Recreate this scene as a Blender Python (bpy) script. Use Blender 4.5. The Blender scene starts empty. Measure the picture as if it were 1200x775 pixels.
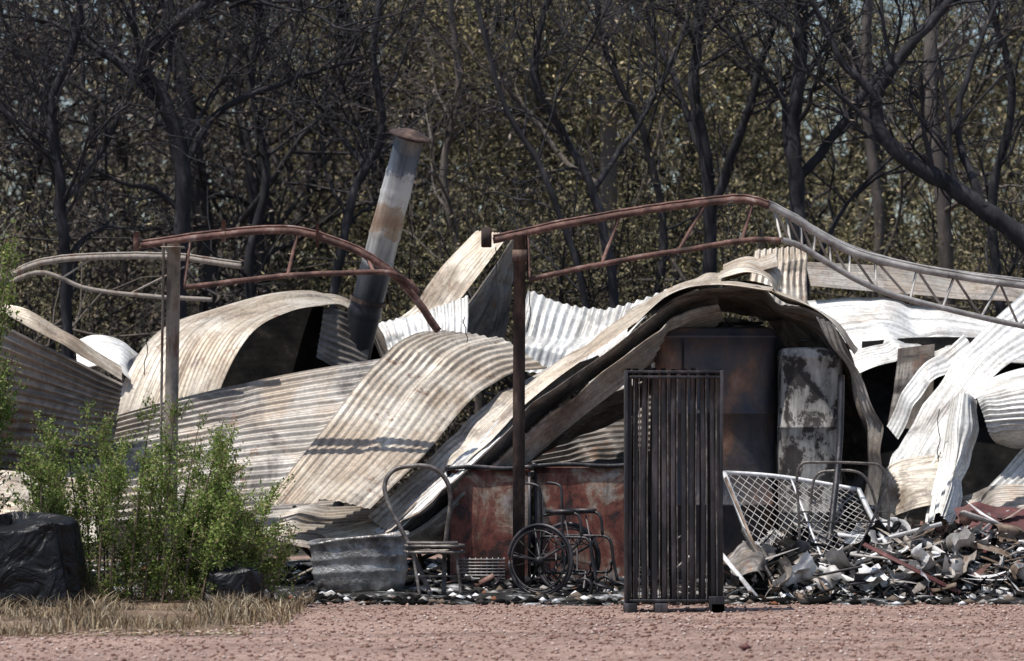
import bpy, math, random
import numpy as np
from mathutils import Vector
random.seed(7); rng=np.random.default_rng(7)
scene=bpy.context.scene
F=4200.0; CD=30.0; CH=1.5
def W(u,v,y):
    s=(CD+y)/F
    return np.array([(u-600)*s, y, CH+(490-v)*s])
# ---------------------------------------------------------------- materials
def new_mat(name,diffuse=False):
    m=bpy.data.materials.new(name); m.use_nodes=True
    nt=m.node_tree; nt.nodes.clear()
    o=nt.nodes.new('ShaderNodeOutputMaterial'); b=nt.nodes.new('ShaderNodeBsdfDiffuse' if diffuse else 'ShaderNodeBsdfPrincipled')
    nt.links.new(b.outputs[0],o.inputs[0]); return m,nt,b
def ramp(nt,stops,fac,interp='LINEAR'):
    r=nt.nodes.new('ShaderNodeValToRGB'); r.color_ramp.interpolation=interp
    e=r.color_ramp.elements
    while len(e)<len(stops): e.new(0.5)
    for i,(p,c) in enumerate(stops):
        e[i].position=p; e[i].color=(c[0],c[1],c[2],1) if not isinstance(c,(int,float)) else (c,c,c,1)
    nt.links.new(fac,r.inputs[0]); return r.outputs[0]
def noise(nt,vec,scale,detail=6,rough=0.6,dist=0.0):
    n=nt.nodes.new('ShaderNodeTexNoise'); n.inputs['Scale'].default_value=scale
    n.inputs['Detail'].default_value=detail; n.inputs['Roughness'].default_value=rough
    n.inputs['Distortion'].default_value=dist
    if vec is not None: nt.links.new(vec,n.inputs['Vector'])
    return n.outputs['Fac']
def mapping(nt,vec,scale,loc=(0,0,0)):
    m=nt.nodes.new('ShaderNodeMapping'); m.inputs['Scale'].default_value=scale; m.inputs['Location'].default_value=loc
    nt.links.new(vec,m.inputs['Vector']); return m.outputs[0]
def coord(nt,which='Object'):
    return nt.nodes.new('ShaderNodeTexCoord').outputs[which]
def mix(nt,fac,a,b,mode='MIX'):
    m=nt.nodes.new('ShaderNodeMix'); m.data_type='RGBA'; m.blend_type=mode
    ins=[i for i in m.inputs if i.enabled]
    for s,x in zip(ins,(fac,a,b)):
        if isinstance(x,(int,float)): s.default_value=x
        elif isinstance(x,tuple): s.default_value=(x[0],x[1],x[2],1)
        else: nt.links.new(x,s)
    return [o for o in m.outputs if o.enabled][0]
def bump(nt,b,h,strength=0.3,dist=0.01):
    n=nt.nodes.new('ShaderNodeBump'); n.inputs['Strength'].default_value=strength; n.inputs['Distance'].default_value=dist
    nt.links.new(h,n.inputs['Height']); nt.links.new(n.outputs[0],b.inputs['Normal'])
def simple(name,stops,scale=3,rough=0.8,metal=0.0,bs=0.3,bd=0.01,vecscale=None,detail=6,spec=0.5):
    m,nt,b=new_mat(name); c=coord(nt)
    if vecscale: c=mapping(nt,c,vecscale)
    n=noise(nt,c,scale,detail,0.65)
    nt.links.new(ramp(nt,stops,n),b.inputs['Base Color'])
    b.inputs['Roughness'].default_value=rough; b.inputs['Metallic'].default_value=metal; b.inputs['Specular IOR Level'].default_value=spec
    if bs>0: bump(nt,b,noise(nt,c,scale*6,2),bs,bd)
    return m
def sheet_mat(name,light,mid,soot_col,soot_lo,soot_hi,rust=0.66,rough=0.5,metal=0.15,tan=0.6,tlo=0.45):
    m,nt,b=new_mat(name); c=coord(nt); uv=coord(nt,'UV')
    n1=noise(nt,c,1.3,3,0.6)
    base=ramp(nt,[(0.38,mid),(0.58,light)],n1)
    tn=noise(nt,mapping(nt,c,(1,1,1),(7,3,1)),1.7,6,0.7,0.5)
    base=mix(nt,ramp(nt,[(tlo,0.0),(tlo+0.15,tan)],tn),base,(0.36,0.265,0.18))
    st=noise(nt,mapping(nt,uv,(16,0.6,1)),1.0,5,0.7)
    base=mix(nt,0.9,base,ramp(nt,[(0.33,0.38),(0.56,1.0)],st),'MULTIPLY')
    fine=noise(nt,c,24,4,0.7)
    base=mix(nt,0.7,base,ramp(nt,[(0.3,0.5),(0.55,1.0)],fine),'MULTIPLY')
    so=noise(nt,c,1.1,7,0.75,0.6)
    base=mix(nt,ramp(nt,[(soot_lo,0.0),(soot_hi,0.9)],so),base,soot_col)
    rn=noise(nt,mapping(nt,c,(1,1,1),(2,9,4)),3.2,7,0.78)
    base=mix(nt,ramp(nt,[(rust,0.0),(rust+0.06,0.85)],rn),base,(0.17,0.085,0.045))
    nt.links.new(base,b.inputs['Base Color'])
    b.inputs['Metallic'].default_value=metal; b.inputs['Roughness'].default_value=rough
    bump(nt,b,noise(nt,c,9,2),0.3,0.012)
    return m
M={}
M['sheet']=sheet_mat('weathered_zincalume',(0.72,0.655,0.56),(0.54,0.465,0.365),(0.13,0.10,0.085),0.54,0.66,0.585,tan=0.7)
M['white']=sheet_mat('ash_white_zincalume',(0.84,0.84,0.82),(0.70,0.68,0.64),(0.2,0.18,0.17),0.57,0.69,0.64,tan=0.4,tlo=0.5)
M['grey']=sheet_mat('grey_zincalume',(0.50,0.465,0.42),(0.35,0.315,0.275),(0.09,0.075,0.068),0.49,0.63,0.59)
M['mid']=sheet_mat('smoked_shaded_zincalume',(0.36,0.325,0.29),(0.21,0.185,0.165),(0.05,0.043,0.04),0.45,0.60,0.58,tan=0.4)  # smoke-stained copy, darkened further to paint shade on undersides and overhangs
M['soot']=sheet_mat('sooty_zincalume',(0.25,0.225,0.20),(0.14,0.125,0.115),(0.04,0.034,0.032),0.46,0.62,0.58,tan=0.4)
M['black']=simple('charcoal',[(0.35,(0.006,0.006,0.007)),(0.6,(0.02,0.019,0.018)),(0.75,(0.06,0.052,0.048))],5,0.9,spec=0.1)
M['rustframe']=simple('rusted_steel',[(0.3,(0.03,0.02,0.018)),(0.46,(0.10,0.05,0.04)),(0.58,(0.19,0.10,0.08)),(0.72,(0.33,0.27,0.24))],7,0.8,0.1)
M['postdark']=simple('burnt_post_steel',[(0.35,(0.02,0.014,0.013)),(0.52,(0.06,0.037,0.03)),(0.68,(0.17,0.11,0.085))],7,0.85,0.1,vecscale=(1,1,0.4))
M['postgrey']=simple('grey_post_steel',[(0.35,(0.15,0.13,0.115)),(0.52,(0.34,0.30,0.26)),(0.68,(0.16,0.09,0.06))],9,0.8,0.1,vecscale=(1,1,0.4))
M['greysteel']=simple('burnt_galv_steel',[(0.3,(0.13,0.11,0.10)),(0.5,(0.36,0.34,0.32)),(0.7,(0.58,0.55,0.52))],5,0.55,0.2)
M['tubsteel']=simple('scorched_tub_steel',[(0.33,(0.06,0.05,0.048)),(0.45,(0.20,0.185,0.175)),(0.56,(0.42,0.41,0.40)),(0.7,(0.58,0.57,0.56))],3.2,0.42,0.5,bs=0.5,bd=0.03)
M['darksteel']=simple('blackened_steel',[(0.3,(0.010,0.010,0.012)),(0.5,(0.026,0.025,0.028)),(0.63,(0.09,0.08,0.085)),(0.78,(0.18,0.11,0.08))],6,0.5,0.4,vecscale=(1,1,0.25))
M['chrome']=simple('scorched_tube_steel',[(0.3,(0.05,0.043,0.04)),(0.5,(0.14,0.12,0.11)),(0.7,(0.36,0.33,0.30))],9,0.5,0.4)
def flatmat(name,c0,c1):
    m,nt,b=new_mat(name,True); oi=nt.nodes.new('ShaderNodeObjectInfo')
    nt.links.new(ramp(nt,[(0,c0),(1,c1)],oi.outputs['Random']),b.inputs['Color']); return m
M['bark']=simple('charred_bark',[(0.3,(0.014,0.014,0.016)),(0.55,(0.034,0.033,0.038)),(0.75,(0.09,0.085,0.09))],7,0.9,bs=0,vecscale=(1,1,0.4),detail=3,spec=0.2)
M['farbark']=flatmat('hazed_bark',(0.035,0.033,0.036),(0.08,0.073,0.072))  # bark lightened to put distance haze into the colour
M['farbark2']=flatmat('scorched_brown_bark',(0.07,0.058,0.052),(0.16,0.138,0.12))
M['bark2']=simple('scorched_bark',[(0.3,(0.05,0.042,0.038)),(0.55,(0.12,0.10,0.09)),(0.75,(0.24,0.21,0.18))],5,0.9,bs=0,vecscale=(1,1,0.4),detail=3)
M['wood']=simple('burnt_timber',[(0.3,(0.03,0.025,0.02)),(0.5,(0.16,0.11,0.075)),(0.7,(0.3,0.24,0.19))],6,0.85,detail=3)
M['ashwhite']=simple('pale_ash',[(0.3,(0.30,0.29,0.28)),(0.45,(0.55,0.54,0.53)),(0.6,(0.70,0.70,0.70))],9,0.9)
M['redsheet']=simple('maroon_painted_steel',[(0.3,(0.05,0.018,0.018)),(0.6,(0.13,0.04,0.037)),(0.75,(0.3,0.2,0.18))],5,0.7)
M['frame']=simple('white_aluminium',[(0.3,(0.4,0.39,0.38)),(0.6,(0.72,0.72,0.73))],8,0.5,0.3)
def leaf_mat(name,stops,trans=0.0,obj=0.6,nz=None):
    m,nt,b=new_mat(name,True)
    g=nt.nodes.new('ShaderNodeNewGeometry')
    col=ramp(nt,stops,g.outputs['Random Per Island'])
    if nz: col=mix(nt,0.9,col,ramp(nt,[(0.35,nz[1]),(0.65,nz[2])],noise(nt,coord(nt),nz[0],1)),'MULTIPLY')
    else:
        oi=nt.nodes.new('ShaderNodeObjectInfo'); col=mix(nt,obj,col,ramp(nt,[(0,(0.40,0.38,0.38)),(0.6,(1,1,1)),(1,(1.25,1.15,0.95))],oi.outputs['Random']),'MULTIPLY')
    nt.links.new(col,b.inputs['Color'])
    if trans>0:
        t=nt.nodes.new('ShaderNodeBsdfTranslucent'); nt.links.new(col,t.inputs[0])
        ms=nt.nodes.new('ShaderNodeMixShader'); ms.inputs[0].default_value=trans
        nt.links.new(b.outputs[0],ms.inputs[1]); nt.links.new(t.outputs[0],ms.inputs[2])
        out=[x for x in nt.nodes if x.type=='OUTPUT_MATERIAL'][0]
        nt.links.new(ms.outputs[0],out.inputs[0])
    return m
M['leaf']=leaf_mat('gum_leaf',[(0.0,(0.085,0.08,0.05)),(0.45,(0.18,0.168,0.10)),(0.8,(0.29,0.26,0.16)),(1.0,(0.42,0.35,0.24))])
M['farleaf']=leaf_mat('distant_gum_leaf',[(0.0,(0.11,0.10,0.075)),(0.5,(0.21,0.195,0.135)),(1.0,(0.36,0.32,0.23))],nz=(0.3,0.45,1.3))  # leaf tones lifted in place of atmospheric haze
M['leafbrown']=leaf_mat('scorched_leaf',[(0.0,(0.045,0.04,0.04)),(0.5,(0.115,0.10,0.09)),(0.85,(0.20,0.165,0.135)),(1.0,(0.36,0.31,0.26))])
M['green']=leaf_mat('shrub_leaf',[(0.0,(0.09,0.15,0.03)),(0.5,(0.21,0.29,0.08)),(0.85,(0.34,0.40,0.15)),(1.0,(0.42,0.37,0.17))],0.35,nz=(1.5,0.6,1.2))
M['straw']=leaf_mat('dry_grass_blade',[(0.0,(0.12,0.08,0.05)),(0.4,(0.29,0.215,0.13)),(0.8,(0.44,0.36,0.25)),(1.0,(0.6,0.52,0.40))],nz=(2.5,0.45,1.2))
def rustpanel():
    m,nt,b=new_mat('burnt_red_enamel'); c=coord(nt)
    n=noise(nt,c,2.0,8,0.72,0.7)
    col=ramp(nt,[(0.30,(0.02,0.014,0.012)),(0.41,(0.05,0.022,0.018)),(0.47,(0.19,0.05,0.032)),(0.53,(0.22,0.085,0.058)),(0.57,(0.32,0.21,0.15)),(0.63,(0.42,0.36,0.32)),(0.72,(0.18,0.10,0.08))],n)
    col=mix(nt,0.85,col,ramp(nt,[(0.38,0.2),(0.56,1.0)],noise(nt,mapping(nt,c,(7,7,0.9)),1.2,6,0.7)),'MULTIPLY')
    col=mix(nt,0.5,col,ramp(nt,[(0.35,0.5),(0.55,1.0)],noise(nt,c,28,4)),'MULTIPLY')
    nt.links.new(col,b.inputs['Base Color']); b.inputs['Roughness'].default_value=0.65
    bump(nt,b,noise(nt,c,5,4),0.5,0.02); return m
M['rustpanel']=rustpanel()
M['tankdark']=simple('heat_blued_steel',[(0.28,(0.015,0.015,0.019)),(0.45,(0.045,0.045,0.055)),(0.56,(0.085,0.06,0.052)),(0.64,(0.19,0.095,0.06)),(0.74,(0.28,0.2,0.17))],2.4,0.5,0.2,bs=0.4,bd=0.02,vecscale=(1,1,0.6),detail=8)
def peel():
    m,nt,b=new_mat('peeling_paint_steel'); c=coord(nt)
    n=noise(nt,mapping(nt,c,(1,1,0.8)),5.0,9,0.72,0.2)
    col=ramp(nt,[(0.45,(0.045,0.038,0.036)),(0.485,(0.13,0.11,0.105)),(0.50,(0.36,0.345,0.32)),(0.62,(0.50,0.48,0.45)),(0.7,(0.58,0.56,0.53))],n)
    col=mix(nt,0.8,col,ramp(nt,[(0.37,0.28),(0.6,1.0)],noise(nt,mapping(nt,c,(8,8,0.8)),1.3,5,0.7)),'MULTIPLY')
    nt.links.new(col,b.inputs['Base Color']); b.inputs['Roughness'].default_value=0.7; bump(nt,b,n,0.3,0.01); return m
M['peel']=peel()
def ground_mat(name,stops,scale,scale2,bs,bd):
    m,nt,b=new_mat(name); c=coord(nt)
    n=noise(nt,c,scale,6,0.7); col=ramp(nt,stops,n)
    v=nt.nodes.new('ShaderNodeTexVoronoi'); v.inputs['Scale'].default_value=scale2; nt.links.new(c,v.inputs['Vector'])
    sp=nt.nodes.new('ShaderNodeSeparateColor'); nt.links.new(v.outputs['Color'],sp.inputs[0])
    col=mix(nt,0.75,col,ramp(nt,[(0.0,0.45),(0.5,0.9),(1.0,1.35)],sp.outputs[0]),'MULTIPLY')
    col=mix(nt,0.7,col,ramp(nt,[(0.35,0.5),(0.6,1.1)],noise(nt,mapping(nt,c,(0.5,1.6,1)),0.9,5)),'MULTIPLY')
    nt.links.new(col,b.inputs['Base Color']); b.inputs['Roughness'].default_value=0.9; b.inputs['Specular IOR Level'].default_value=0.2
    bump(nt,b,v.outputs['Distance'],bs,bd); return m
M['gravelg']=ground_mat('red_gravel_ground',[(0.3,(0.23,0.145,0.115)),(0.5,(0.33,0.225,0.185)),(0.7,(0.43,0.325,0.28))],9,45,0.6,0.02)
M['forestg']=ground_mat('burnt_forest_floor',[(0.3,(0.03,0.027,0.025)),(0.55,(0.08,0.068,0.055)),(0.75,(0.22,0.19,0.15))],3,20,0.8,0.03)
M['ash']=ground_mat('ash_and_char',[(0.40,(0.010,0.010,0.010)),(0.52,(0.045,0.042,0.04)),(0.58,(0.22,0.22,0.22)),(0.65,(0.66,0.67,0.70))],3.2,30,0.8,0.03)
M['grassg']=ground_mat('dry_grass_soil',[(0.3,(0.10,0.07,0.05)),(0.6,(0.24,0.17,0.12)),(0.75,(0.36,0.28,0.20))],6,40,0.8,0.02)
def islandmat(name,stops,interp='LINEAR'):
    m,nt,b=new_mat(name,True); g=nt.nodes.new('ShaderNodeNewGeometry')
    nt.links.new(ramp(nt,stops,g.outputs['Random Per Island'],interp),b.inputs['Color']); return m
M['pebble']=islandmat('pebble',[(0,(0.13,0.07,0.055)),(0.35,(0.28,0.17,0.135)),(0.8,(0.40,0.285,0.24)),(1,(0.56,0.46,0.41))])
M['bits']=islandmat('small_char_bits',[(0,(0.01,0.01,0.01)),(0.55,(0.04,0.037,0.034)),(0.68,(0.14,0.11,0.085)),(0.78,(0.3,0.28,0.26)),(0.88,(0.66,0.66,0.67)),(0.98,(0.2,0.09,0.05))],'CONSTANT')
m,nt,b=new_mat('black_plastic'); c=coord(nt)
nt.links.new(ramp(nt,[(0.3,(0.004,0.004,0.005)),(0.7,(0.011,0.011,0.014))],noise(nt,c,4,6)),b.inputs['Base Color']); b.inputs['Roughness'].default_value=0.45; b.inputs['Specular IOR Level'].default_value=0.3
bump(nt,b,noise(nt,c,3.5,4,0.5,1.0),0.9,0.12); M['tarp']=m
# ---------------------------------------------------------------- mesh helpers
def fast_mesh(name,V,Fq,mats,smooth=False,uv=None,mi=None):
    V=np.asarray(V,dtype=np.float32); Fq=np.asarray(Fq,dtype=np.int32); k=Fq.shape[1]
    me=bpy.data.meshes.new(name); me.vertices.add(len(V)); me.vertices.foreach_set('co',V.ravel())
    me.loops.add(Fq.size); me.loops.foreach_set('vertex_index',Fq.ravel())
    me.polygons.add(len(Fq)); me.polygons.foreach_set('loop_start',np.arange(0,Fq.size,k,dtype=np.int32))
    me.polygons.foreach_set('loop_total',np.full(len(Fq),k,dtype=np.int32))
    if smooth: me.polygons.foreach_set('use_smooth',np.ones(len(Fq),dtype=bool))
    if mi is not None: me.polygons.foreach_set('material_index',np.asarray(mi,dtype=np.int32))
    if uv is not None:
        l=me.uv_layers.new(name='UVMap'); l.data.foreach_set('uv',np.asarray(uv,dtype=np.float32)[Fq.ravel()].ravel())
    for x in (mats if isinstance(mats,list) else [mats]): me.materials.append(x)
    me.update(calc_edges=True); me.validate(); return me
def link(name,me,parent=None,coll=None):
    o=bpy.data.objects.new(name,me); scene.collection.objects.link(o)
    if parent: o.parent=parent
    return o
def empty(name):
    e=bpy.data.objects.new(name,None); scene.collection.objects.link(e); return e
def cr(P,n):
    P=np.asarray(P,dtype=float)
    if len(P)==2:
        t=np.linspace(0,1,n)[:,None]; return P[0]*(1-t)+P[1]*t
    Q=np.vstack([2*P[0]-P[1],P,2*P[-1]-P[-2]]); t=np.linspace(0,len(P)-1-1e-9,n); out=[]
    i=t.astype(int); f=(t-i)[:,None]
    p0,p1,p2,p3=Q[i],Q[i+1],Q[i+2],Q[i+3]
    return 0.5*((2*p1)+(-p0+p2)*f+(2*p0-5*p1+4*p2-p3)*f**2+(-p0+3*p1-3*p2+p3)*f**3)
class MB:
    def __init__(s): s.V=[];s.F=[];s.n=0;s.mi=[]
    def add(s,V,Fq,mi=0):
        V=np.asarray(V,dtype=float); Fq=np.asarray(Fq)
        s.V.append(V); s.F.append(Fq+s.n); s.n+=len(V); s.mi+= [mi]*len(Fq)
    def tube(s,P,r,sides=8,mi=0,rot=0.0,caps=True,flat=1.0):
        P=np.asarray(P,dtype=float); n=len(P); r=np.broadcast_to(np.asarray(r,dtype=float),(n,))
        T=np.gradient(P,axis=0); T/= (np.linalg.norm(T,axis=1)[:,None]+1e-9)
        ref=np.array([0,0,1.0]) if abs(T[:,2]).mean()<0.8 else np.array([0,1.0,0])
        A=np.cross(T,ref); A/= (np.linalg.norm(A,axis=1)[:,None]+1e-9); B=np.cross(T,A)
        a=np.arange(sides)/sides*2*math.pi+rot
        V=(P[:,None,:]+(A[:,None,:]*np.cos(a)[None,:,None]*flat+B[:,None,:]*np.sin(a)[None,:,None])*r[:,None,None]).reshape(-1,3)
        i=np.arange(n-1)[:,None]*sides; j=np.arange(sides)[None,:]; k=(j+1)%sides
        Fq=np.stack([i+j,i+k,i+sides+k,i+sides+j],-1).reshape(-1,4)
        s.add(V,Fq,mi)
        if caps and sides in(4,6,8):
            for b in (0,(n-1)*sides):
                q=[[b,b+1,b+2,b+3]] if sides==4 else ([[b,b+1,b+2,b+3],[b,b+3,b+4,b+5]] if sides==6 else [[b,b+1,b+2,b+3],[b,b+3,b+4,b+7],[b+4,b+5,b+6,b+7]])
                s.F.append(np.array(q)+s.n-len(V)); s.mi+=[mi]*len(q)
    def bar(s,a,b,r,mi=0,sides=4,flat=1.0): s.tube([a,b],r,sides,mi,math.pi/4 if sides==4 else 0,True,flat)
    def box(s,c,d,R=None,mi=0):
        c=np.asarray(c,dtype=float); h=np.asarray(d,dtype=float)/2
        V=np.array([[x,y,z] for x in(-1,1) for y in(-1,1) for z in(-1,1)])*h
        if R is not None: V=V@R.T
        s.add(V+c,[[0,1,3,2],[4,6,7,5],[0,4,5,1],[2,3,7,6],[0,2,6,4],[1,5,7,3]],mi)
    def obj(s,name,mats,parent=None,smooth=False,bevel=0):
        me=fast_mesh(name,np.vstack(s.V),np.vstack(s.F),mats,smooth,mi=s.mi)
        o=link(name,me,parent)
        if bevel:
            b=o.modifiers.new('Bevel','BEVEL'); b.width=bevel; b.segments=2; b.limit_method='ANGLE'
        return o
def rotm(ax,ay,az):
    cx,sx,cy,sy,cz,sz=math.cos(ax),math.sin(ax),math.cos(ay),math.sin(ay),math.cos(az),math.sin(az)
    return np.array([[cz,-sz,0],[sz,cz,0],[0,0,1]])@np.array([[cy,0,sy],[0,1,0],[-sy,0,cy]])@np.array([[1,0,0],[0,cx,-sx],[0,sx,cx]])
# ---------------------------------------------------------------- corrugated sheets
def sheet(curves,mat='sheet',pitch=0.068,amp=0.0105,nl=60,panels=1,dent=0.020,name='corrugated_roof_sheet',creases=2,cr_amp=0.035):
    C=[cr([W(p[0],p[1],p[2]) for p in c],nl) for c in curves]; A=np.array(C)
    wid=np.linalg.norm(np.diff(A,axis=0),axis=2).sum(0).mean(); ln=np.linalg.norm(np.diff(A,axis=1),axis=2).sum(1).mean()
    nc=max(2,round(wid/pitch)); Nw=nc*8+1
    G=np.stack([cr(A[:,j],Nw) for j in range(nl)],1)
    s=np.linspace(0,1,Nw); t=np.linspace(0,1,nl)
    dS=np.gradient(G,axis=0); dT=np.gradient(G,axis=1); N=np.cross(dS,dT); N/= (np.linalg.norm(N,axis=2)[...,None]+1e-9)
    S,T=np.meshgrid(s,t,indexing='ij')
    d=np.zeros_like(S)
    for k in range(5):
        a,b_,ph=rng.uniform(-1.6,1.6)*wid*2.2,rng.uniform(-1.6,1.6)*ln*1.6,rng.uniform(0,6.28)
        d+=np.sin(S*a+T*b_+ph)*dent*rng.uniform(0.3,1)
    for k in range(4):
        cs,ct=rng.uniform(0,1,2); d+=rng.uniform(-1,1)*dent*2.2*np.exp(-(((S-cs)*wid/rng.uniform(.12,.3))**2+((T-ct)*ln/rng.uniform(.1,.25))**2))
    flatten=np.ones_like(S)
    for k in range(creases):
        ct=rng.uniform(0.12,0.88); sl=rng.uniform(-0.5,0.5)*wid; x=np.abs((T-ct)*ln-(S-0.5)*sl)
        w=rng.uniform(0.12,0.3); env=np.clip(1.3-np.abs(S-rng.uniform(0,1))*2.0,0,1)
        d+=rng.choice([-1,1])*cr_amp*np.clip(1-x/w,0,1)*env; flatten*=1-0.6*np.exp(-(x/0.04)**2)*env
    fr=(S*panels)%1.0; fr[-1]=1
    ampv=amp*(0.8+0.3*np.sin(T*5+rng.uniform(0,6)))*flatten
    disp=d+ampv*np.sin(2*math.pi*nc*S)+(0.022*fr if panels>1 else 0)
    disp=disp+rng.uniform(-.04,.04)*np.clip(T-0.85,0,1)*6*np.sin(S*5+rng.uniform(0,6))
    G=G+N*disp[...,None]
    pid=np.minimum((S*panels).astype(int),panels-1)
    Tn=dT/(np.linalg.norm(dT,axis=2)[...,None]+1e-9)
    if panels>1:
        off=rng.uniform(-0.07,0.07,panels)[pid]; G=G+Tn*off[...,None]*np.abs(T-0.5)[...,None]*2
    idx=np.arange(Nw*nl).reshape(Nw,nl)
    Fq=np.stack([idx[:-1,:-1],idx[1:,:-1],idx[1:,1:],idx[:-1,1:]],-1).reshape(-1,4)
    uv=np.stack([S*wid+rng.uniform(0,50),T*ln+rng.uniform(0,50)],-1).reshape(-1,2)
    o=link(name,fast_mesh(name,G.reshape(-1,3),Fq,M[mat],True,uv)); 
    return o
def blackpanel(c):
    o=sheet(c,'soot',amp=0.0004,dent=0.004,creases=0,name='shade_backing_panel'); o.data.materials[0]=M['black']  # black backing added behind gaps, standing in for the dark interior shade
# left bank
sheet([[(-110,300,3.4),(-30,335,3.2),(40,372,3.0),(95,405,2.9),(140,432,2.9)],[(-110,330,2.7),(-30,362,2.6),(40,396,2.5),(95,424,2.5),(143,446,2.5)]],'sheet')
sheet([[(-110,336,2.6),(-30,366,2.55),(40,400,2.5),(95,426,2.5),(143,448,2.5)],[(-110,440,2.75),(-30,462,2.7),(40,474,2.7),(90,484,2.7),(135,492,2.7)],[(-110,540,3.1),(-30,545,3.0),(40,548,3.0),(85,552,3.0),(120,556,3.0)]],'mid',panels=2,amp=0.020,pitch=0.085,dent=0.012)
sheet([[(88,402,5.2),(112,396,5.2),(140,402,5.2),(156,420,5.2)],[(92,435,4.2),(115,425,4.2),(140,428,4.2),(153,446,4.2)]],'white',amp=0.014)
sheet([[(-110,530,2.2),(-20,545,2.0),(40,552,2.0),(110,566,2.0)],[(-110,620,1.2),(-20,625,1.1),(40,628,1.0),(110,634,1.0)]],'sheet',panels=2)
# arched sheet
sheet([[(108,610,4.2),(122,530,4.2),(150,445,4.4),(188,388,4.9),(250,360,5.4),(325,340,6.0),(385,343,6.5),(432,368,6.8),(460,412,6.9)],
       [(165,610,3.6),(178,540,3.6),(205,460,3.9),(240,398,4.3),(290,368,4.8),(345,350,5.3),(392,350,5.8),(430,374,6.0),(452,415,6.2)],
       [(225,610,3.2),(238,530,3.3),(262,455,3.5),(298,396,3.8),(340,370,4.2),(372,360,4.6),(402,358,5.0),(430,382,5.3),(446,420,5.5)]],'sheet',panels=2,nl=80,creases=3)
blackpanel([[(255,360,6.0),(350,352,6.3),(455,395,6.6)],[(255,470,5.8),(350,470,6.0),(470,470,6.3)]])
o=sheet([[(378,362,4.9),(405,368,5.0),(432,390,5.1)],[(372,418,4.6),(398,432,4.7),(430,440,4.8)]],'soot'); 
# long low sheet
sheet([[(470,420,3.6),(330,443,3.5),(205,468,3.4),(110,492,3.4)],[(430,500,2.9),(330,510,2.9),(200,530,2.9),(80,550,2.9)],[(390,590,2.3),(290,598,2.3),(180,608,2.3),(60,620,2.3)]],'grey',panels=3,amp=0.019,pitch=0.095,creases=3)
# main bright sheet
sheet([[(515,389,3.2),(478,398,2.8),(432,436,2.3),(378,505,1.7),(310,588,1.1)],
       [(578,398,3.2),(535,412,2.8),(488,455,2.3),(438,520,1.6),(372,593,1.0)],
       [(638,432,3.1),(595,440,2.8),(545,477,2.2),(496,535,1.5),(430,598,0.9)]],'sheet',panels=2,nl=80,creases=3,amp=0.009)
sheet([[(650,425,3.6),(600,452,2.9),(550,490,2.4),(500,545,1.9),(430,612,1.3)],[(690,430,3.4),(640,455,2.7),(585,500,2.1),(525,560,1.6),(455,622,1.1)]],'sheet')
sheet([[(700,415,2.9),(650,440,2.6),(600,478,2.2),(540,540,1.7),(440,625,1.2)],[(712,428,2.5),(660,452,2.2),(610,490,1.9),(550,550,1.5),(450,634,1.0)]],'white',creases=3)
# long swept bundle
sheet([[(908,293,4.4),(850,315,4.1),(785,338,3.6),(705,392,3.0),(620,450,2.5),(540,525,2.0),(465,596,1.5),(370,628,1.3)],
       [(912,312,3.6),(850,328,3.2),(790,350,2.7),(712,405,2.2),(632,462,1.9),(552,538,1.6),(478,608,1.2),(395,640,1.0)]],'sheet',nl=110,creases=4,cr_amp=0.035)
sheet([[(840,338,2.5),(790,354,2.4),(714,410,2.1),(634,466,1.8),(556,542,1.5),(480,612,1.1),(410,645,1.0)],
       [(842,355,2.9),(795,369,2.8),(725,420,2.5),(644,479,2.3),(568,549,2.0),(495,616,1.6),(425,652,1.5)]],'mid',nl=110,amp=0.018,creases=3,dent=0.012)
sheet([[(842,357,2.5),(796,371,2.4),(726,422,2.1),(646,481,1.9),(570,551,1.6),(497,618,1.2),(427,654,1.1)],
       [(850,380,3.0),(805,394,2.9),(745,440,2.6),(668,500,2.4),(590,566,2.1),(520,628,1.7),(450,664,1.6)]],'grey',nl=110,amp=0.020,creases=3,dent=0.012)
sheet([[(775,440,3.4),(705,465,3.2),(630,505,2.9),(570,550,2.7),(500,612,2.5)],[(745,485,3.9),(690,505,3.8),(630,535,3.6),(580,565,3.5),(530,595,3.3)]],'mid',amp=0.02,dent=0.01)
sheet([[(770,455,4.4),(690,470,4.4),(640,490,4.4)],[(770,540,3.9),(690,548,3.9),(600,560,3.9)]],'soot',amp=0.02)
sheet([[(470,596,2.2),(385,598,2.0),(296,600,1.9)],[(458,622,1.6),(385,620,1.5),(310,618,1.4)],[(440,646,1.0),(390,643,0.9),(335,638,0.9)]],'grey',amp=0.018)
# upright sheets behind
sheet([[(556,268,7.2),(505,322,7.0),(448,384,6.8)],[(598,276,6.6),(552,335,6.4),(500,400,6.2)]],'sheet',amp=0.014)
sheet([[(600,276,6.5),(562,335,6.2),(515,400,6.0)],[(606,300,7.2),(600,345,7.2),(590,405,7.2)]],'mid',amp=0.018)
sheet([[(442,380,6.0),(450,395,5.8),(455,412,5.7)],[(548,345,6.0),(548,375,5.8),(545,408,5.6)]],'white',amp=0.014)
sheet([[(618,344,6.4),(608,388,6.0),(592,440,5.7)],[(700,360,6.2),(682,400,5.9),(660,440,5.6)],[(792,332,6.0),(752,372,5.7),(712,420,5.4)]],'white',panels=2,cr_amp=0.06,amp=0.015,pitch=0.08,creases=4)
sheet([[(690,435,5.6),(730,408,5.6),(775,400,5.6)],[(690,470,5.0),(730,462,5.0),(775,455,5.0)]],'white')
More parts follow.
